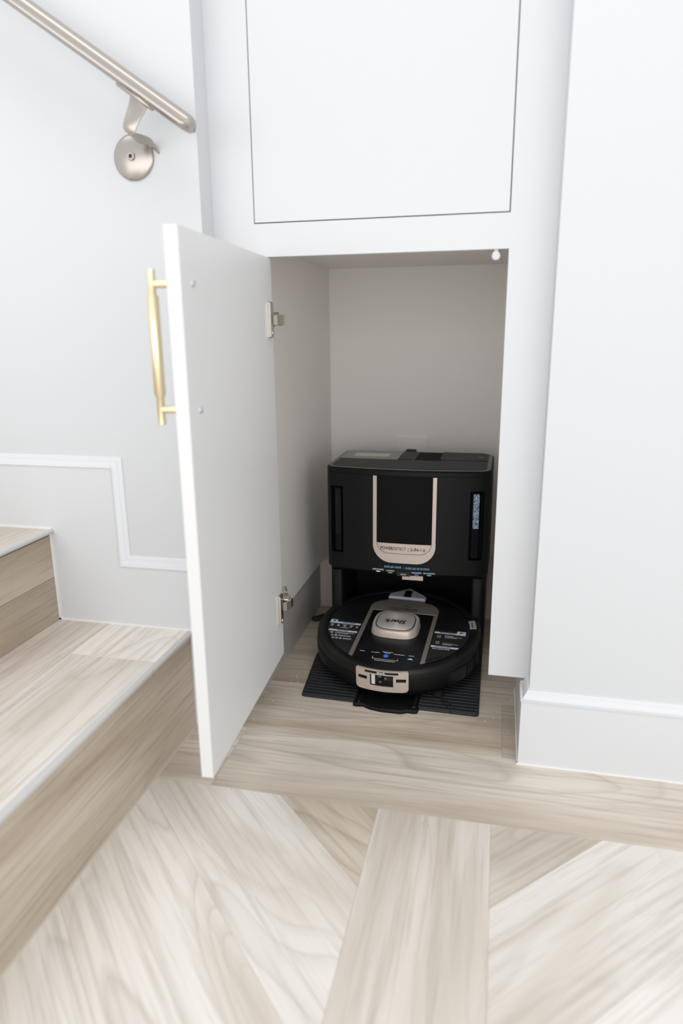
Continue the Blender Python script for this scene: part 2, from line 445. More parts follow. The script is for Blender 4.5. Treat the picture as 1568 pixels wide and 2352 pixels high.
# ================================================================ CABINET
cab = tag(empty('built_in_cabinet', (.2, .3, .0)), 'white built-in cabinet under the stairs with its lower door open', 'cabinet')
CO = Vector((.2, .3, 0))
def cpart(name, bm, m, **k):
    bmesh.ops.translate(bm, verts=bm.verts, vec=-CO); return obj(name, bm, m, cab, **k)
FT = .019
bm = new()
box(bm, XL, 0, 0, FT, ZC, 2.0); cpart('stile', bm, 'cabinet_white', smooth=0)
bm = new(); box(bm, .4, XR, 0, FT, ZC, 2.0); bevel(bm, .0008, 1); cpart('stile', bm, 'cabinet_white', smooth=0)
bm = new(); box(bm, 0, .4, 0, FT, ZB, ZA); cpart('rail', bm, 'cabinet_white', smooth=0)
bm = new(); box(bm, .0017, .3983, -.0004, .0165, ZA+.0017, 1.9); bevel(bm, .0012, 2); cpart('upper_door', bm, 'cabinet_white')
XI0, XI1, ZP, ZIN = -.038, .438, .132, .868
bm = new(); box(bm, XI0-.016, XI0, FT, YB, ZP, 2.0); cpart('side_panel', bm, 'melamine', smooth=0)
bm = new(); box(bm, XI1, XI1+.016, FT, YB, ZP, 2.0); cpart('side_panel', bm, 'melamine', smooth=0)
bm = new(); box(bm, XI0-.016, XI1+.016, YB, YB+.012, .0, 2.0); cpart('back_panel', bm, 'melamine', smooth=0)
bm = new(); box(bm, XI0, XI1, FT, YB, ZIN, ZIN+.016); cpart('top_panel', bm, 'melamine', smooth=0)
bm = new(); box(bm, XL, XR, 0, YB, 2.0, 2.016); cpart('crown_panel', bm, 'cabinet_white', smooth=0)
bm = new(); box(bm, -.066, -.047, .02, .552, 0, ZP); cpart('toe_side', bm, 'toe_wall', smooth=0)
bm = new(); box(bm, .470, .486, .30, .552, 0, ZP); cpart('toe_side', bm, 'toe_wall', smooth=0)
bm = new(); box(bm, -.066, .486, .552, YB-.001, 0, ZP-.001); cpart('toe_back', bm, 'toe_bounce', smooth=0)
bm = new(); rod(bm, (.3815, -.002, .8225), (.3815, .035, .8285), .0064, 20); cpart('door_bumper', bm, 'clear_plastic')
bm = new(); box(bm, .3785, .3845, .004, .03, .827, ZB+.001); cpart('bumper_bracket', bm, 'clear_plastic')

# lower door, standing open; local x runs from the hinge to the free edge, inner face at local y = 0
B = Vector((.0229, .0083, 0)); dd = Vector((.0185, -.3797, 0)); ang = math.atan2(dd.y, dd.x); DW = .3802
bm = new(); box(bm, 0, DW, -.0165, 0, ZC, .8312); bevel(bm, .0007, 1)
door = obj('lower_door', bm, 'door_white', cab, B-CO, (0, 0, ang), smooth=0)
HX = .3437
bm = new()
yb_ = -.0165-.035
zc0, zc1 = .605, .7885
prof = [(0, 0), (.0042, 0), (.0048, .0006), (.0048, .0335), (.0070, .0370), (.0070, .1520), (.0048, .1555), (.0048, zc1-zc0-.0006), (.0042, zc1-zc0), (0, zc1-zc0)]
lathe(bm, prof, 24, Matrix.Translation((HX, yb_, zc0)))
for z in (.7712, .6233): rod(bm, (HX, -.0164, z), (HX, yb_, z), .0046, 16)
obj('pull_handle', bm, 'brass', door, label='brushed brass bar pull')
for z in (.7712, .6233):
    bm = new(); lathe(bm, [(0, .0006), (.0012, .0006), (.0014, .0014), (.0028, .0018), (.0038, .0010), (.0042, 0)], 20, zto((HX, 0, z), (0, 1, 0)), close=False)
    obj('handle_screw', bm, 'screw_steel', door)
for z0 in (.7345, .2270):
    # plate screwed to the door
    bm = new()
    prism(bm, rrect(.0105, .0315, z0-.0285, z0+.0285, .002), 0, .0052, ch=.0022)
    bmesh.ops.transform(bm, matrix=Matrix(((1, 0, 0, 0), (0, 0, 1, 0), (0, 1, 0, 0), (0, 0, 0, 1))), verts=bm.verts)
    obj('hinge_plate', bm, 'nickel', door)
    # cup cover, folded arm and mounting base
    bm = new(); prism(bm, rrect(-.001, .011, z0-.0115, z0+.0115, .003), 0, .004, ch=.001)
    bmesh.ops.transform(bm, matrix=Matrix(((1, 0, 0, 0), (0, 0, 1, 0), (0, 1, 0, 0), (0, 0, 0, 1))), verts=bm.verts)
    obj('hinge_cup', bm, 'nickel_dark', door)
    bm = new()
    pl = [(.010, .003), (.0035, .0085), (-.006, .0135), (-.020, .0135), (-.034, .004), (-.046, -.006)]
    for sgn in (1,):
        hh = .0080
        for (xa, ya), (xb, yb2) in zip(pl, pl[1:]):
            d = Vector((xb-xa, yb2-ya)).normalized(); nn = Vector((-d.y, d.x))*.0018
            a = [(xa+nn.x, ya+nn.y), (xa-nn.x, ya-nn.y), (xb-nn.x, yb2-nn.y), (xb+nn.x, yb2+nn.y)]
            prism(bm, a, z0-hh, z0+hh, ch=.0006)
    obj('hinge_arm', bm, 'nickel', door, smooth=20)
    bm = new(); prism(bm, [(-.0045, .0112), (-.0195, .0118), (-.034, .0025), (-.050, -.004), (-.060, -.006), (-.060, -.022), (-.020, -.014), (-.002, -.001)], z0-.0065, z0+.0092, ch=.001)
    prism(bm, [(-.030, .003), (-.050, -.006), (-.062, -.008), (-.062, -.022), (-.030, -.018)], z0-.0085, z0+.0135, ch=.001)
    obj('hinge_base', bm, 'nickel', door, smooth=20)
    bm = new(); rod(bm, (-.013, .0115, z0-.0095), (-.013, .0115, z0+.0095), .0022, 10); obj('hinge_pin', bm, 'nickel_dark', door)
    bm = new(); lathe(bm, [(0, .0004), (.0008, .001), (.0024, .0014), (.0032, 0)], 14, zto((.021, .0052, z0-.021), (0, 1, 0)), close=False); obj('hinge_screw', bm, 'screw_steel', door)

# ================================================================ OUTLET AND PLUG
wo = tag(empty('wall_outlet', (.1787, YB, .405)), 'white square outlet plate on the back of the cabinet above the dock', 'outlet')
bm = new(); prism(bm, rrect(-.041, .041, -.06, .0425, .003), 0, .005, ch=.0016)
tf = Matrix(((1, 0, 0, 0), (0, 0, -1, 0), (0, 1, 0, 0), (0, 0, 0, 1)))
bmesh.ops.transform(bm, matrix=tf, verts=bm.verts); obj('cover_plate', bm, 'outlet_white', wo)
bm = new(); prism(bm, rrect(-.0172, .0172, -.045, .0125, .002), .0045, .0062, ch=.0006); bmesh.ops.transform(bm, matrix=tf, verts=bm.verts); obj('receptacle', bm, 'outlet_white', wo)
pc = tag(empty('power_cord', (.1787, .64, .40)), 'black power plug and cord at the outlet behind the dock', 'cord')
PO = Vector((.1787, .64, .40))
bm = new(); prism(bm, rrect(-.013, .013, -.024, .0160, .003), 0, .024, ch=.003); bmesh.ops.transform(bm, matrix=Matrix.Translation((0, .0145, 0)) @ tf, verts=bm.verts); obj('plug', bm, 'black_rubber', pc)
bm = new(); tube(bm, [Vector(p)-PO for p in spline([(.1787, .625, .372), (.1787, .615, .33), (.15, .60, .20), (.06, .59, .16), (.02, .545, .12), (.015, .535, .03), (.012, .515, .0065), (-.012, .483, .006), (-.030, .461, .006), (-.0395, .4515, .006), (-.036, .4475, .006), (-.022, .456, .006), (-.002, .470, .006), (.02, .485, .006)], 6)], .0055, 8); obj('cable', bm, 'black_rubber', pc)

# ================================================================ HANDRAIL
hr = tag(empty('handrail', (-.15, YW, .98)), 'satin metal handrail with wall bracket above the stairs', 'handrail')
HO = Vector((-.15, YW, .98))
p1 = Vector((-.0505, -.104, .9985)); slope = Vector((-1, 0, .7000)).normalized(); nrm = Vector((.7000, 0, 1)).normalized()
prof = []
for a in range(0, 181, 15):   # rounded crown
    prof.append((.0175*math.cos(R(a)), .003+.0155*math.sin(R(a))))
prof += [(-.0195, .0015), (-.0235, .0005), (-.0245, -.0025), (-.0235, -.0060), (-.016, -.0090), (-.010, -.0125), (.010, -.0125), (.016, -.0090), (.0235, -.0060), (.0245, -.0025), (.0235, .0005), (.0195, .0015)]
bm = new()
path = []
for s, k in ((0, .55), (.004, .86), (.010, 1.), (1.3, 1.)):
    c = p1-HO+slope*s
    path.append((c, Vector((0, 1, 0))*k*.9, nrm*k*.74))
sweep(bm, path, prof, None)
obj('rail', bm, 'rail_metal', hr, smooth=40)
rc = Vector((-.1753, YW, .980))-HO
bm = new(); lathe(bm, [(0, .0090), (.008, .0088), (.016, .0079), (.024, .0062), (.030, .0042), (.0328, .0030), (.0338, .0015), (.0338, 0), (0, 0)], 48, zto(rc, (0, -1, 0)))
obj('rosette', bm, 'rail_metal', hr, smooth=60)
bm = new(); lathe(bm, [(.0026, .0085), (.0030, .0118), (.0058, .0118), (.0064, .0110), (.0064, .0070)], 24, zto(rc, (0, -1, 0)), close=False); obj('set_screw', bm, 'rail_metal', hr)
bm = new(); lathe(bm, [(0, .0100), (.0031, .0100)], 6, zto(rc, (0, -1, 0)), close=False); obj('screw_socket', bm, 'socket', hr)
# strap: saddle under the rail, down and back to the wall beside the rosette
pm = p1+slope*.098-nrm*.0095
bm = new()
secs = [((-.1300, -.104, 1.0480), (.0130, 0, -.0070)), ((-.1330, -.104, 1.0345), (.0130, 0, -.0050)), ((-.1440, -.108, 1.0110), (.0118, 0, -.0006)), ((-.1485, -.105, .9990), (.0085, -.002, -.0048)), ((-.1440, -.095, .9950), (.0035, .004, -.0062)),
        ((-.1395, -.078, .9960), (.0030, .003, -.0060)), ((-.1370, -.058, .9950), (.0030, .0, -.0060)), ((-.1372, -.048, .9880), (.0050, 0, -.0050))]
cs_ = spline([Vector(c)-HO for c, w in secs], 5); ws_ = spline([w for c, w in secs], 5)
rings = []
for i, (p, hw) in enumerate(zip(cs_, ws_)):
    d = (cs_[min(i+1, len(cs_)-1)]-cs_[max(i-1, 0)]).normalized(); w = hw.cross(d).normalized()
    rings.append([bm.verts.new(p+hw*a+w*b*.0017) for a, b in ((-1, -.6), (-.9, -1), (.9, -1), (1, -.6), (1, .6), (.9, 1), (-.9, 1), (-1, .6))])
for a, b in zip(rings, rings[1:]):
    for k in range(8): bm.faces.new((a[k], a[(k+1) % 8], b[(k+1) % 8], b[k]))
bm.faces.new(rings[0][::-1]); bm.faces.new(rings[-1])
obj('bracket_strap', bm, 'rail_metal', hr, smooth=40)
bm = new()
el = [(.034*math.cos(2*math.pi*k/32), .0125*math.sin(2*math.pi*k/32)) for k in range(32)]
prism(bm, el, -.0045, .0005, chb=.002)
Ms = Matrix((-slope, Vector((0, 1, 0)), nrm)).transposed().to_4x4(); Ms.translation = pm-HO+nrm*.001
bmesh.ops.transform(bm, matrix=Ms, verts=bm.verts); obj('saddle_plate', bm, 'rail_metal', hr)

# ================================================================ CHARGING DOCK
SX, SY, SYAW = .2105, .285, R(-.7)
dock = tag(empty('charging_dock', (SX, SY, 0), (0, 0, SYAW)), 'tall black robot vacuum charging dock with a champagne U-shaped front trim', 'dock')
HWD = .1785
def yf(x):
    return .013*(abs(x)/.145)**2
def outline(off=0., notch=0., back=.232):
    pts = []
    n = 20
    for k in range(n+1):
        x = -.145+.29*k/n; pts.append((x, yf(x)))
    cxx, cyy, rr = .1455, yf(.145)+.033, .033
    for k in range(1, 9):
        a = R(-90+12+78*k/8); pts.append((cxx+rr*math.cos(a), cyy+rr*math.sin(a)))
    pts += [(HWD, back-.02)]+[(HWD-.02+.02*math.cos(R(a)), back-.02+.02*math.sin(R(a))) for a in range(15, 91, 15)]
    half_ = [p for p in pts if p[0] >= 0]
    left = [(-x, y) for x, y in half_[::-1] if x > 1e-9]
    # order: from left-back round the front to right-back
    full = left+half_
    if notch:
        out = []
        for x, y in full:
            if abs(x) > .1365 and y < .085:
                s = 1 if x > 0 else -1
                if x > 0: out.append((min(x, HWD-notch*.55), y+notch*.9*(1 if y < .06 else max(0, (.085-y)/.025))))
                else: out.append((max(x, -HWD+notch*.55), y+notch*.9*(1 if y < .06 else max(0, (.085-y)/.025))))
            else: out.append((x, y))
        full = out
    if off: full = inset(full, off)
    return full
def notched():
    """plan of the tank recesses: a vertical pocket let into each front corner"""
    mid = [(x, yf(x)) for x in [-.1365+.273*k/16 for k in range(17)]]
    R_ = [(.1372, yf(.137)+.012), (.1625, .034), (.1655, .0188)]+[p for p in outline() if p[0] > .166]
    return [(-x, y) for x, y in R_[::-1]]+mid+R_
bm = new()
prism(bm, outline(), .1970, .239, chb=.007); prism(bm, notched(), .2385, .3905); prism(bm, outline(), .390, .4195)
obj('housing', bm, 'black_plastic', dock, smooth=32)
bm = new(); prism(bm, outline(.0008), .4190, .4206); obj('seam', bm, 'cavity', dock)
bm = new(); prism(bm, outline(), .4203, .4318, ch=.003); lid = obj('lid', bm, 'black_plastic', dock, smooth=32)
# top: rim with its highlight painted in, matte front deck, rear covers
bm = new(); prism(bm, outline(.0032), .4312, .4324, ch=.0004); obj('rim', bm, 'rim_highlight', lid)
deck = [p for p in outline(.0110) if p[1] < .118]
deck = [(-.1668, .118)]+deck+[(.1668, .118)]
bm = new(); prism(bm, deck, .4320, .4330, ch=.0005); obj('deck_panel', bm, 'black_matte', lid)
bm = new(); prism(bm, rrect(-.1685, -.0345, .122, .226, (.0, .0, .018, .0)), .4320, .4338, ch=.0006); gp = obj('filter_cover', bm, 'grey_panel', lid)
bm = new(); prism(bm, rrect(-.142, -.060, .148, .186, .001), .4338, .4341); obj('paper_label', bm, 'label_white', lid)
bm = new(); prism(bm, rrect(-.0338, .0010, .122, .226, .0), .4320, .4337, ch=.0006); obj('centre_cover', bm, 'black_matte', lid)
bm = new(); prism(bm, rrect(.0028, .064, .120, .227, .0), .4320, .4328, ch=.0002); obj('grip_well', bm, 'cavity', lid)
bm = new(); prism(bm, rrect(.060, .1665, .126, .227, (.0, .020, .002, .012)), .4322, .4345, ch=.0008); obj('tank_cover', bm, 'black_matte', lid)
bm = new(); prism(bm, rrect(.144, .156, .166, .170, .001), .4345, .4350); obj('cover_mark', bm, 'grey_panel', lid)
# U-shaped trim following the bowed front
def front(x, z, d): return (x, yf(x)-d, z)
def shell(bm, cols, d0, d1):
    """cols: list of (x, zlo, zhi); builds a thin shell hugging the front"""
    A = [[bm.verts.new(front(x, z, d)) for z, d in ((a, d0), (a, d1), (b, d1), (b, d0))] for x, a, b in cols]
    for p, q in zip(A, A[1:]):
        for i in range(4): bm.faces.new((p[i], p[(i+1) % 4], q[(i+1) % 4], q[i]))
    bm.faces.new(A[0][::-1]); bm.faces.new(A[-1])
ZT = .4186
def ubot(x, hw, zb, r):
    """lower edge of a U of half width hw, bottom zb, corner radius r"""
    ax = abs(x)
    if ax <= hw-r: return zb
    return zb+r-math.sqrt(max(0, r*r-(ax-(hw-r))**2))
HO_, HI_ = .0680, .0597
xs = [HI_*math.sin(R(a)) for a in range(-90, 91, 6)]
bm = new()
for s in (-1, 1):
    shell(bm, [(s*x, ubot(x, HO_, .2272, .041), ZT) for x in (HI_, HI_+.002, HI_+.004, HI_+.006, HI_+.0073, HO_-.0002)], -.002, .0022)
shell(bm, [(x, ubot(x, HO_, .2272, .041), ubot(x, HI_, .2480, .026)) for x in xs], -.002, .0022)
obj('front_trim', bm, 'champagne', dock, smooth=45, label='champagne U-shaped trim')
bm = new(); shell(bm, [(x, .2715, ZT) for x in xs], -.002, .0012); obj('fabric_panel', bm, 'black_fabric', dock)
bm = new(); xg = [.0590*math.sin(R(a)) for a in range(-90, 91, 6)]
shell(bm, [(x, ubot(x, .0590, .2489, .0255), .2712) for x in xg], -.002, .0017); obj('name_strip', bm, 'champagne', dock, smooth=45)
bm = new(); shell(bm, [(x, ubot(x, HI_, .2480, .026), ubot(x, HI_, .2480, .026)+.0016) for x in xs], -.001, .0008); obj('trim_groove', bm, 'ink', dock)
def onfront(cx, cz, lift): return lambda u, v, d: front(cx+u, cz+v, lift+d)
text('lettering', 'POWER', .0098, 'ink', dock, onfront(-.0375, .2594, .0017), width=.0275, bold=.012)
text('lettering', 'DETECT', .0098, 'ink', dock, onfront(-.0092, .2594, .0017), width=.0280, bold=-.004)
text('lettering', '|', .0105, 'ink', dock, onfront(.0098, .2594, .0017))
text('lettering', '2-IN-1', .0098, 'ink', dock, onfront(.0268, .2594, .0017), width=.0235, bold=.012)
# water-drop mark: ring of a drop outline
bm = new()
def drop(r): return [(r*math.cos(R(a))*(.9 if a > 90 or a < 90 else 1), r*math.sin(R(a))) for a in range(150, 391, 15)]+[(0, r*2.05)]
o_, i_ = drop(.0026), drop(.0014)
va = [bm.verts.new(front(.0440+x, .2580+z, .0021)) for x, z in o_]; vb = [bm.verts.new(front(.0440+x, .2580+z, .0021)) for x, z in i_]
for k in range(len(va)): bm.faces.new((va[k], va[(k+1) % len(va)], vb[(k+1) % len(vb)], vb[k]))
obj('drop_mark', bm, 'ink', dock)
# led guide
text('lettering', 'BASE LED GUIDE', .0062, 'print_blue', dock, onfront(-.0235, .2168, .0004), width=.0370, bold=.02)
text('lettering', '|', .0062, 'print_blue', dock, onfront(.0, .2164, .0004))
text('lettering', 'GUIDE LED DE STATION', .0062, 'print_blue', dock, onfront(.0300, .2160, .0004), width=.0520, bold=.02)
for s, x, z, w, c in (('BASE POWERED', -.0560, .2086, .0255, 'led_white'), ('CHARGING', -.0290, .2074, .0175, 'led_green'), ('EVACUATING', .0285, .2064, .0210, 'led_blue'), ('PAD CLEANING', .0555, .2064, .0245, 'led_cyan')):
    text('lettering', s, .0042, 'print_white', dock, onfront(x, z+.0004, .0004), width=w, bold=.03)
    bm = new(); shell(bm, [(x-.0048, z-.0046, z-.0036), (x-.0042, z-.0052, z-.0030), (x+.0042, z-.0052, z-.0030), (x+.0048, z-.0046, z-.0036)], -.001, .0005); obj('led', bm, c, dock)
bm = new(); shell(bm, [(-.0145, .1980, .2074), (-.0140, .1976, .2078), (.0140, .1976, .2078), (.0145, .1980, .2074)], -.002, .0012); obj('sensor_window', bm, 'black_gloss', dock)
bm = new(); shell(bm, [(-.0065, .2014, .2024), (-.0055, .2004, .2034), (.0055, .2004, .2034), (.0065, .2014, .2024)], -.001, .0016); obj('led', bm, 'led_off', dock)
bm = new(); box(bm, -.004, .0415, .010, .016, .1860, .1985); obj('latch_tab', bm, 'champagne', dock)
# water tanks in the corner pockets
for s in (-1, 1):
    bm = new(); prism(bm, [(s*.1405, .020), (s*.1418, .0155), (s*.156, .0190), (s*.1575, .024), (s*.158, .05), (s*.142, .05)], .241, .387, ch=.002, chb=.002)
    t = obj('water_tank', bm, 'tank_dark', dock, smooth=30)
    bm = new(); prism(bm, [(s*.1428, .0175), (s*.1432, .0153), (s*.1555, .0184), (s*.1562, .021), (s*.150, .03)], .3085 if s > 0 else .28, .384, ch=.001)
    if s > 0: prism(bm, [(.1428, .0172), (.1432, .0150), (.1555, .0181), (.1562, .021), (.150, .03)], .3445, .3470)
    obj('tank_window', bm, 'tank_wet' if s > 0 else 'tank_left', t, smooth=30, label='water tank with droplets' if s > 0 else None)
# lower part: posts, back wall, washing ramp
for s in (-1, 1):
    bm = new(); prism(bm, rrect(min(s*.1475, s*.1745), max(s*.1475, s*.1745), .045, .232, .008), .012, .196); obj('side_post', bm, 'black_plastic', dock)
    bm = new(); prism(bm, rrect(min(s*.146, s*.168), max(s*.146, s*.168), .034, .06, .006), .052, .19, chb=.006); obj('post_cover', bm, 'black_body', dock)
bm = new(); box(bm, -.15, .15, .205, .232, .01, .2); obj('rear_wall', bm, 'cavity', dock)
bm = new()
board(bm, [(0, 0), (1, 0)][:0] or [(-.172, .0), (.172, .0), (.172, .001), (-.172, .001)], -.02, .232)
prof = [(-.020, .004), (.10, .020), (.205, .034), (.205, .0), (-.020, .0)]
a = [bm.verts.new((-.145, y, z)) for y, z in prof]; b = [bm.verts.new((.145, y, z)) for y, z in prof]
bm.faces.new(a); bm.faces.new(b[::-1])
for i in range(5): bm.faces.new((a[i], a[(i+1) % 5], b[(i+1) % 5], b[i]))
obj('ramp', bm, 'black_rubber', dock, smooth=0)
# ribbed mat in front, with a smooth tongue in the middle
MI = Matrix.Rotation(-SYAW, 4, 'Z') @ Matrix.Translation((-SX, -SY, 0))
def wl(x, y): q = MI @ Vector((x, y, 0)); return (q.x, q.y)
def rounded(poly, r, n=4):
    out = []
    for i in range(len(poly)):
        a, b, c = Vector(poly[i-1]), Vector(poly[i]), Vector(poly[(i+1) % len(poly)])
        u, w = (a-b).normalized(), (c-b).normalized()
        for k in range(n+1):
            t = k/n; p = (b+u*r)*(1-t)**2+b*2*t*(1-t)+(b+w*r)*t*t; out.append((p.x, p.y))
    return out
bm = new(); prism(bm, rounded([wl(.0325, .0805), wl(.3860, .0735), wl(.3855, .50), wl(.022, .50), wl(.0165, .26)], .008), 0, .0042, ch=.0015)
mt = obj('floor_mat', bm, 'black_rubber', dock, label='black ribbed rubber mat')
bm = new()
for k in range(26):
    t = k/25
    for xa, xb in (((.0345-.015*t*.95), .146), (.266, .3845)):
        y = .0830+.0117*k; ya = y-(xa-.0325)/.3535*.007; yb3 = y-(xb-.0325)/.3535*.007
        if y > .25: continue
        q = [wl(xa, ya), wl(xb, yb3), wl(xb, yb3+.0085), wl(xa, ya+.0085)]
        prism(bm, q, .0038, .0064, ch=.0012)
rb = obj('ribs', bm, 'black_rubber', mt, smooth=0); rb['kind'] = 'stuff'
bm = new()
tg = [(.141, .0800), (.143, .0660), (.150, .0640), (.163, .0660), (.178, .0580), (.200, .0535), (.238, .0535), (.252, .0600), (.262, .0590), (.270, .0610), (.272, .0760), (.272, .25), (.141, .25)]
prism(bm, [wl(*p) for p in tg], 0, .0066, ch=.0025); obj('tongue', bm, 'black_plastic', mt, smooth=40)
for x in (.1545, .2625):
    bm = new(); prism(bm, [wl(x-.003, .0690), wl(x+.003, .0690), wl(x+.003, .12), wl(x-.003, .12)], .005, .0098, ch=.002); obj('tongue_rail', bm, 'black_body', mt, smooth=40)

# ================================================================ ROBOT VACUUM
TH, YAW = R(6.5), R(-2.7)
rob = tag(empty('robot_vacuum', (.2054, .26457, .02272)), 'round black robot vacuum with a champagne turret parked on the dock', 'robot vacuum')
rob.rotation_euler = (Matrix.Rotation(TH, 3, 'X') @ Matrix.Rotation(YAW, 3, 'Z')).to_euler()
HT, RR = .072, .1785
bm = new(); lathe(bm, [(0, .010), (.150, .010), (.166, .0125), (.1735, .020), (.1765, .030), (.1775, .040), (.1775, .058), (.1768, .0665), (.1745, .0705), (.170, .0722), (.1575, .0722), (.1560, .0710), (.1555, .0690), (0, .0690)], 96)
body = obj('body', bm, 'black_body', rob, smooth=40)
bm = new(); lathe(bm, [(.1600, .0105), (.1700, .0130), (.1772, .0225), (.1788, .0300), (.1788, .0500), (.1782, .0530), (.1772, .0532)], 96, close=False)
bmesh.ops.delete(bm, geom=[v for v in bm.verts if v.co.y > .03], context='VERTS')
obj('bumper', bm, 'black_plastic', rob, smooth=60)
bm = new(); lathe(bm, [(0, .0722), (.1515, .0722), (.1532, .0716), (.1540, .0700), (.1540, .0688), (0, .0688)], 96); lidr = obj('lid', bm, 'black_lid', rob, smooth=50)
# trim frame: two legs joined by a broad rounded head
def arc(cx, cy, r, a0, a1, n=8): return [(cx+r*math.cos(R(a0+(a1-a0)*k/n)), cy+r*math.sin(R(a0+(a1-a0)*k/n))) for k in range(n+1)]
FH = .0722
bm = new()
head = [(-.0690, .0555), (.0690, .0555), (.0780, .0555)]+arc(.040, .069, .038, 0, 90)+arc(-.040, .069, .038, 90, 180)+[(-.0780, .0555)]
prism(bm, head, FH-.001, FH+.0009, ch=.0003)
for s in (-1, 1): prism(bm, [(s*.0690, .0556), (s*.0780, .0556), (s*.0780, -.1335), (s*.0690, -.1385)], FH-.001, FH+.0009, ch=.0003)
fr = obj('trim_frame', bm, 'champagne_dark', rob, smooth=30)
gl = [(.0688, .0553), (-.0688, .0553), (-.0688, -.1372)]+[(.1535*math.sin(R(a)), -.1535*math.cos(R(a))) for a in range(-24, 25, 6)]+[(.0688, -.1372)]
bm = new(); prism(bm, gl, FH-.001, FH+.0004); glp = obj('gloss_panel', bm, 'black_gloss', rob)
def onlid(cx, cy, lift, flip=False):
    s = -1 if flip else 1
    return lambda u, v, d: (cx+s*u, cy+s*v, lift+d)
text('lettering', 'DETECT', .0125, 'ink', fr, onlid(-.0185, .0705, FH+.0009, True), width=.0350, bold=-.006)
text('lettering', 'POWER', .0125, 'ink', fr, onlid(.0150, .0705, FH+.0009, True), width=.0295, bold=.012)
text('lettering', '2-IN-1', .0075, 'ink', fr, onlid(.0040, .0828, FH+.0009, True), width=.0190, bold=-.002)
# turret
TC = (-.0035, -.0115)
def squircle(a, b, n=40, e=3.4):
    out = []
    for k in range(n):
        t = 2*math.pi*k/n; c, s = math.cos(t), math.sin(t)
        out.append((TC[0]+a*math.copysign(abs(c)**(2/e), c), TC[1]+b*math.copysign(abs(s)**(2/e), s)))
    return out
def loft(bm, rings, cap=True):
    vs = [[bm.verts.new((x, y, z)) for x, y in p] for p, z in rings]; n = len(vs[0])
    for a, b in zip(vs, vs[1:]):
        for i in range(n): bm.faces.new((a[i], a[(i+1) % n], b[(i+1) % n], b[i]))
    if cap: bm.faces.new(vs[-1])
bm = new(); loft(bm, [(squircle(.0515, .0460), FH), (squircle(.0505, .0450), FH+.004), (squircle(.0490, .0435), FH+.0135), (squircle(.0480, .0425), FH+.0152), (squircle(.0425, .0372), FH+.0158), (squircle(.0415, .0362), FH+.0150)])
tur = obj('turret', bm, 'champagne', rob, smooth=40, label='champagne lidar turret')
bm = new(); loft(bm, [(squircle(.0422, .0370), FH+.0148), (squircle(.0420, .0368), FH+.0160), (squircle(.0400, .0348), FH+.0161)]); obj('groove', bm, 'ink', tur)
bm = new(); loft(bm, [(squircle(.0402, .0350), FH+.0158), (squircle(.0400, .0348), FH+.0167), (squircle(.0392, .0340), FH+.0170), (squircle(.020, .017), FH+.01702)])
bmesh.ops.translate(bm, verts=bm.verts, vec=(-TC[0], -TC[1], 0))
obj('turret_cap', bm, 'brushed', tur, loc=(TC[0], TC[1], 0), smooth=30, label='brushed metal cap')
text('lettering', 'Shark', .0200, 'ink', tur, onlid(TC[0]+.0005, TC[1]-.003, FH+.0170, True), width=.0470, bold=.020, shear=.18)
# docking hook at the back
bm = new(); prism(bm, [(-.046, .1165), (.040, .1165), (.041, .1300), (.035, .1370), (-.003, .1660), (-.041, .1370), (-.047, .1300)], FH-.001, FH+.0055, ch=.0025)
hk = obj('dock_hook', bm, 'clip_silver', rob, smooth=20, label='grey metal docking hook')
bm = new(); prism(bm, [(-.0125, .1190), (.0065, .1190), (.0055, .1400), (.0070, .1490), (-.003, .1550), (-.0130, .1490), (-.0115, .1400)], FH, FH+.0062, ch=.0012); obj('hook_slot', bm, 'black_gloss', hk)
# printed instruction stickers
def flat(name, poly, m, par, lift, th=.0002):
    bm = new(); prism(bm, poly, FH+lift-.0005, FH+lift+th); return obj(name, bm, m, par, smooth=0)
def bars(name, par, m, rows, lift):
    """rows of tiny print too small to read: (x0, x1, y, h)"""
    bm = new()
    for x0, x1, y, h in rows:
        x = x0
        while x < x1-.0006:
            w = min(random.uniform(.0022, .0055), x1-x); prism(bm, rect(x, x+w, y-h*.38, y+h*.38), FH+lift-.0003, FH+lift+.0002); x += w+.0008
    o = obj(name, bm, m, par, smooth=0); o['kind'] = 'stuff'; return o
mat('sticker', (.020, .021, .022), .45, spec=.4)
lp = [(-.0805, -.0080), (-.1485, -.0080)]+[(-.1525*math.cos(R(a)), -.1525*math.sin(R(a))) for a in (7, 14, 21, 28, 33)]+[(-.0805, -.0870)]
ls = flat('instruction_sticker', lp, 'sticker', rob, .0002)
hd = rounded([(-.1500, -.0050), (-.1360, -.0050), (-.1345, -.0132), (-.0810, -.0132), (-.0810, -.0195), (-.1502, -.0195)], .0012, 2)
flat('header_bar', hd, 'print_header', ls, .0006)
flat('header_bar', rect(-.1445, -.0810, -.0520, -.0460), 'print_header', ls, .0006)
def badge(par, x, y, s):
    bm = new(); prism(bm, [(x-.0042*s, y-.0028), (x-.0028*s, y+.0012), (x+.001*s, y+.0034), (x+.0048*s, y+.0030), (x+.0030*s, y+.0004), (x+.0052*s, y-.0030), (x+.0034*s, y-.0034), (x+.0010*s, y-.0004), (x-.0020*s, y-.0006)], FH+.0006, FH+.0010); obj('badge', bm, 'ink', par, smooth=0)
badge(ls, -.1428, -.0112, 1)
text('lettering', 'Control Panel', .0048, 'ink', ls, onlid(-.1070, -.0163, FH+.0008), width=.0260, bold=.01)
text('lettering', 'Tips & Tricks', .0046, 'ink', ls, onlid(-.1130, -.0490, FH+.0008), width=.0240, bold=.01)
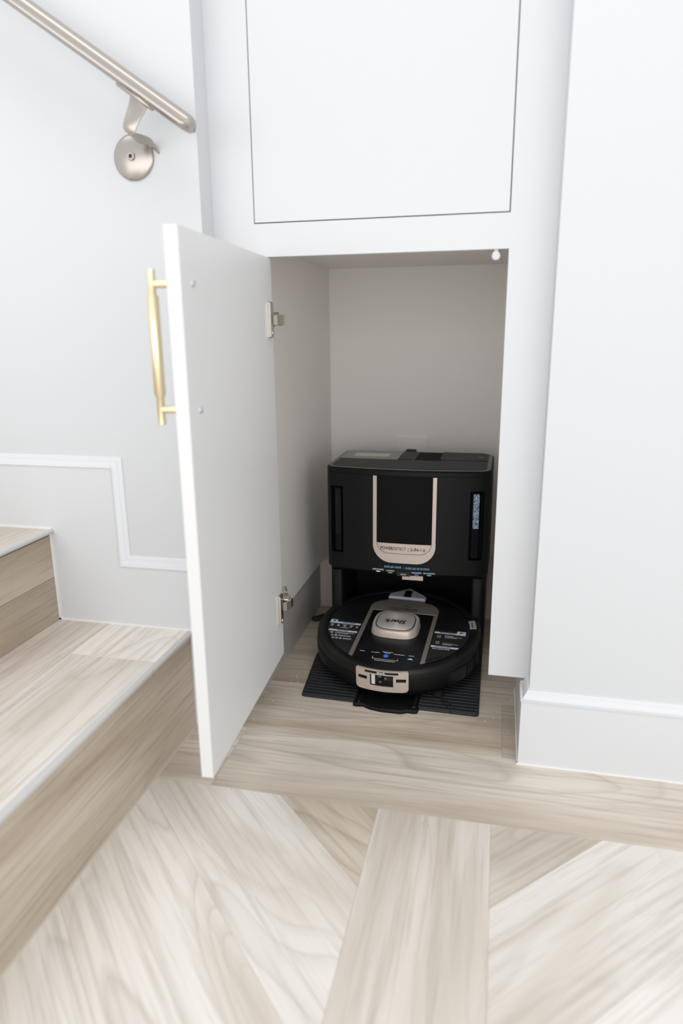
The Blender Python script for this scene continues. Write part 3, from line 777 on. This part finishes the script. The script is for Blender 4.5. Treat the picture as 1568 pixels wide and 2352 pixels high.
def rings_(name, par, m, spots, lift):
    bm = new()
    for x, y, r in spots:
        lathe(bm, [(r, FH+lift-.0003), (r, FH+lift+.0002), (r*.55, FH+lift+.0002), (r*.55, FH+lift-.0003)], 12, Matrix.Translation((x, y, 0)), close=False)
    o = obj(name, bm, m, par, smooth=0)
    if len(spots) > 1: o['kind'] = 'stuff'
    return o
rings_('icons', ls, 'print_white', [(-.1425, -.0290, .0028), (-.1285, -.0290, .0028), (-.1140, -.0290, .0028), (-.0995, -.0290, .0028), (-.0865, -.0290, .0026), (-.1350, -.0585, .0030), (-.1310, -.0690, .0026), (-.1230, -.0690, .0032), (-.1265, -.0790, .0026), (-.1185, -.0790, .0030), (-.1105, -.0790, .0030)], .0005)
bars('fine_print', ls, 'print_white', [(-.1455, -.1395, -.0245, .0012), (-.1310, -.1260, -.0245, .0012), (-.1195, -.1085, -.0245, .0012), (-.1030, -.0955, -.0245, .0012), (-.1240, -.0995, -.0352, .0006), (-.1185, -.1055, -.0370, .0012), (-.1270, -.0855, -.0570, .0014), (-.1270, -.0980, -.0600, .0014), (-.1180, -.0910, -.0672, .0014), (-.1180, -.0900, -.0702, .0014), (-.1050, -.0860, -.0775, .0014), (-.1050, -.0880, -.0805, .0014)], .0005)
rp = [(.0805, -.0030), (.1500, -.0030)]+[(.1525*math.cos(R(a)), -.1525*math.sin(R(a))) for a in (5, 12, 19, 26, 33, 40)]+[(.0805, -.1150)]
rs = flat('instruction_sticker', rp, 'sticker', rob, .0002)
hd = rounded([(.0805, -.0115), (.1270, -.0115), (.1280, -.0020), (.1455, -.0020), (.1460, -.0170), (.0805, -.0170)], .0012, 2)
flat('header_bar', hd, 'print_header', rs, .0006)
flat('header_bar', [(.0805, -.0725), (.1345, -.0725), (.1375, -.0665), (.0805, -.0665)], 'print_header', rs, .0006)
badge(rs, .1375, -.0085, -1)
text('lettering', 'Detect Indicators', .0046, 'ink', rs, onlid(.1080, -.0143, FH+.0008), width=.0320, bold=.01)
text('lettering', 'Need More Help?', .0046, 'ink', rs, onlid(.1050, -.0695, FH+.0008), width=.0330, bold=.01)
text('lettering', 'Scan to LEARN MORE', .0040, 'print_white', rs, onlid(.1020, -.0775, FH+.0004), width=.0350, bold=.012)
for y in (-.0290, -.0530):
    bm = new()
    for k in range(1):
        prism(bm, rrect(.0885, .0955, y-.0042, y+.0042, .001), FH+.0002, FH+.0006)
    ic = obj('indicator_icon', bm, 'print_yellow', rs)
    bm = new(); prism(bm, rrect(.0897, .0943, y-.0028, y+.0028, .0018), FH+.0004, FH+.0008); obj('icon_core', bm, 'ink', rs)
bars('fine_print', rs, 'print_white', [(.1040, .1210, -.0240, .0013), (.1040, .1400, -.0275, .0013), (.1040, .1290, -.0310, .0013), (.1030, .1350, -.0560, .0014), (.1030, .1210, -.0595, .0013)], .0005)
bars('fine_print', rs, 'print_red', [(.1030, .1240, -.0520, .0016)], .0005)
# control icons along the front of the gloss panel
rings_('power_icon', glp, 'icon_blue', [(-.0020, -.1260, .0052)], .0006)
bm = new(); lathe(bm, [(0, FH+.0006), (.0022, FH+.0006), (.0022, FH+.0003)], 12, Matrix.Translation((-.0020, -.1260, 0)), close=False); obj('power_icon_core', bm, 'icon_blue', glp)
flat('cloud_icon', [(.0425, -.1290), (.0535, -.1290), (.0520, -.1265), (.0500, -.1262), (.0480, -.1230), (.0462, -.1262), (.0440, -.1265)], 'icon_cyan', glp, .0006)
bars('fine_print', glp, 'print_white', [(-.0580, -.0480, -.1165, .0020), (-.0340, -.0170, -.1168, .0020), (-.0120, .0100, -.1115, .0018), (-.0075, .0055, -.1150, .0018), (.0130, .0340, -.1160, .0020), (.0430, .0545, -.1155, .0020), (-.0220, .0195, -.1440, .0020)], .0006)
bm = new()
for r_ in (rect(-.0282, -.0274, -.1385, -.1310), rect(.0236, .0244, -.1385, -.1310), rect(-.0282, .0244, -.1392, -.1384)): prism(bm, r_, FH+.0003, FH+.0008)
obj('bracket_line', bm, 'print_white', glp, smooth=0)
# release button on the rim
bm = new()
bt = [(r*math.cos(R(a)), r*math.sin(R(a))) for r, aa in ((.1530, (6, 9, 12, 15, 17.5)), (.1670, (17.5, 15, 12, 9, 6))) for a in aa]
prism(bm, bt, FH-.002, FH+.0012, ch=.0008); rbn = obj('release_button', bm, 'button_grey', rob, smooth=40)
bm = new(); prism(bm, [(.1590*math.cos(R(a))+d, .1590*math.sin(R(a))) for a, d in ((7, -.001), (7, .001), (15, .001), (15, -.001))], FH+.0010, FH+.0014); obj('button_mark', bm, 'ink', rbn)
# front sensor plate wrapped round the bumper
def cyl(a, z, r): return (r*math.sin(R(a)), -r*math.cos(R(a)), z)
def cells(bm, breaks, spans, r0, r1):
    """breaks: column angles; spans(a0,a1) -> solid z intervals as ((lo0,lo1),(hi0,hi1))"""
    for a0, a1 in zip(breaks, breaks[1:]):
        for (l0, l1), (h0, h1) in spans(a0, a1):
            v = [bm.verts.new(cyl(a, z, r)) for r in (r0, r1) for a, z in ((a0, l0), (a1, l1), (a1, h1), (a0, h0))]
            for f in ((0, 1, 2, 3), (4, 7, 6, 5), (0, 4, 5, 1), (1, 5, 6, 2), (2, 6, 7, 3), (3, 7, 4, 0)): bm.faces.new([v[i] for i in f])
PA = 16.9
def weld(bm):
    bmesh.ops.remove_doubles(bm, verts=bm.verts, dist=1e-6)
    seen = {}
    for f in bm.faces: seen.setdefault(frozenset(v.index for v in f.verts), []).append(f)
    bm.verts.index_update(); seen = {}
    for f in bm.faces: seen.setdefault(frozenset(v.index for v in f.verts), []).append(f)
    bmesh.ops.delete(bm, geom=[f for l in seen.values() if len(l) > 1 for f in l], context='FACES_ONLY')
def pbot(a):
    x = abs(a); lo = .0262
    return lo+(.0085-math.sqrt(max(0, .0085**2-(max(0, x-(PA-2.7))*.00312)**2)))
def ptop(a):
    x = abs(a); return .0728-(.0022-math.sqrt(max(0, .0022**2-(max(0, x-(PA-.7))*.00312)**2)))
br = sorted(set([-16.9, -16.6, -16.2, -15.4, -9.2, -7.4, 7.4, 9.2, 15.4, 16.2, 16.6, 16.9]+[k*.75 for k in range(-20, 21)]))
def solid(a0, a1):
    m = (a0+a1)/2; holes = []
    if abs(m) < 7.4: holes.append((.0375, .0640))
    if 9.2 < abs(m) < 15.4: holes.append((.0490, .0570))
    out = []; lo = (pbot(a0), pbot(a1))
    for h0, h1 in sorted(holes): out.append((lo, (h0, h0))); lo = (h1, h1)
    out.append((lo, (ptop(a0), ptop(a1)))); return out
bm = new(); cells(bm, br, solid, .1765, .1812)
weld(bm)
pf = obj('sensor_plate', bm, 'champagne', rob, smooth=0, label='champagne front sensor plate')
def patch(name, a0, a1, z0, z1, r, m, par, n=6, th=.003):
    bm = new(); cells(bm, [a0+(a1-a0)*k/n for k in range(n+1)], lambda p, q: [((z0, z0), (z1, z1))], r-th, r)
    weld(bm); return obj(name, bm, m, par, smooth=30)
patch('name_slot', -10.6, 10.6, .0664, .0712, .1815, 'black_gloss', pf, 10)
patch('camera_window', -7.7, 7.7, .0370, .0645, .1786, 'black_gloss', pf)
patch('light_bar', -6.6, -4.2, .0400, .0625, .1790, 'label_white', pf, 2, .001)
for s in (-1, 1): patch('side_sensor', min(s*9, s*15.6), max(s*9, s*15.6), .0485, .0575, .1780, 'cavity', pf, 3)
for s in (-1, 1): patch('rib', min(s*7.9, s*9.1), max(s*7.9, s*9.1), .0360, .0655, .1828, 'champagne', pf, 1, .004)
patch('visor', -14, 14, .0643, .0652, .1822, 'champagne', pf, 10, .003)
for a, z, r_ in ((-1.0, .0610, .0040), (2.6, .0560, .0030), (-.8, .0470, .0028)):
    c = Vector(cyl(a, z, .1786)); d = Vector((c.x, c.y, 0)); bm = new()
    lathe(bm, [(0, .0006), (r_*.55, .0006), (r_*.6, .0010), (r_*.95, .0010), (r_, 0)], 18, zto(c, d), close=False); obj('lens', bm, 'lens', pf)
text('lettering', 'Shark', .0058, 'label_white', pf, lambda u, v, d: cyl(u/.1798*57.2958-.2, .0689+v, .1816+d), width=.0165, bold=.02)
# right flank: vent pocket and wheel-side cover, side brush on the mat
patch('side_vent', 44, 64, .0220, .0500, .1791, 'black_gloss', rob, 8)
patch('exhaust_slot', 70, 75, .0240, .0560, .1791, 'cavity', rob, 3)
patch('exhaust_slot', 80, 90, .0240, .0600, .1791, 'cavity', rob, 3)
bm = new()
bc = Vector((.105, -.135, .004))
for a in (-58, -44): 
    e = bc+Vector((.062*math.cos(R(a)), .062*math.sin(R(a)), -.001)); tube(bm, [bc, (bc+e)/2+Vector((0, 0, .003)), e], .0011, 6)
lathe(bm, [(0, .0), (.009, .0), (.009, .006), (0, .007)], 12, Matrix.Translation(bc))
obj('side_brush', bm, 'ink', rob)

# ================================================================ CRUMBS
bm = new()
spots = [(.4205, .10), (.398, .062), (.4135, .075), (.440, .0335), (.426, .118), (-.006, .14), (.004, .151), (.0, .159), (-.004, .128), (.010, .135), (.002, .172), (-.028, .06), (-.018, .05), (.448, .15), (-.034, -.02), (.05, .03)]
for x, y in spots:
    r_ = random.uniform(.0007, .0013)
    bmesh.ops.create_icosphere(bm, subdivisions=1, radius=r_, matrix=Matrix.Translation((x, y, r_*.6)) @ Matrix.Diagonal((1.4, 1, .8, 1)))
cr = tag(obj('floor_crumbs', bm, 'crumb'), 'tiny pale crumbs scattered on the floor around the mat', 'crumbs', 'stuff')
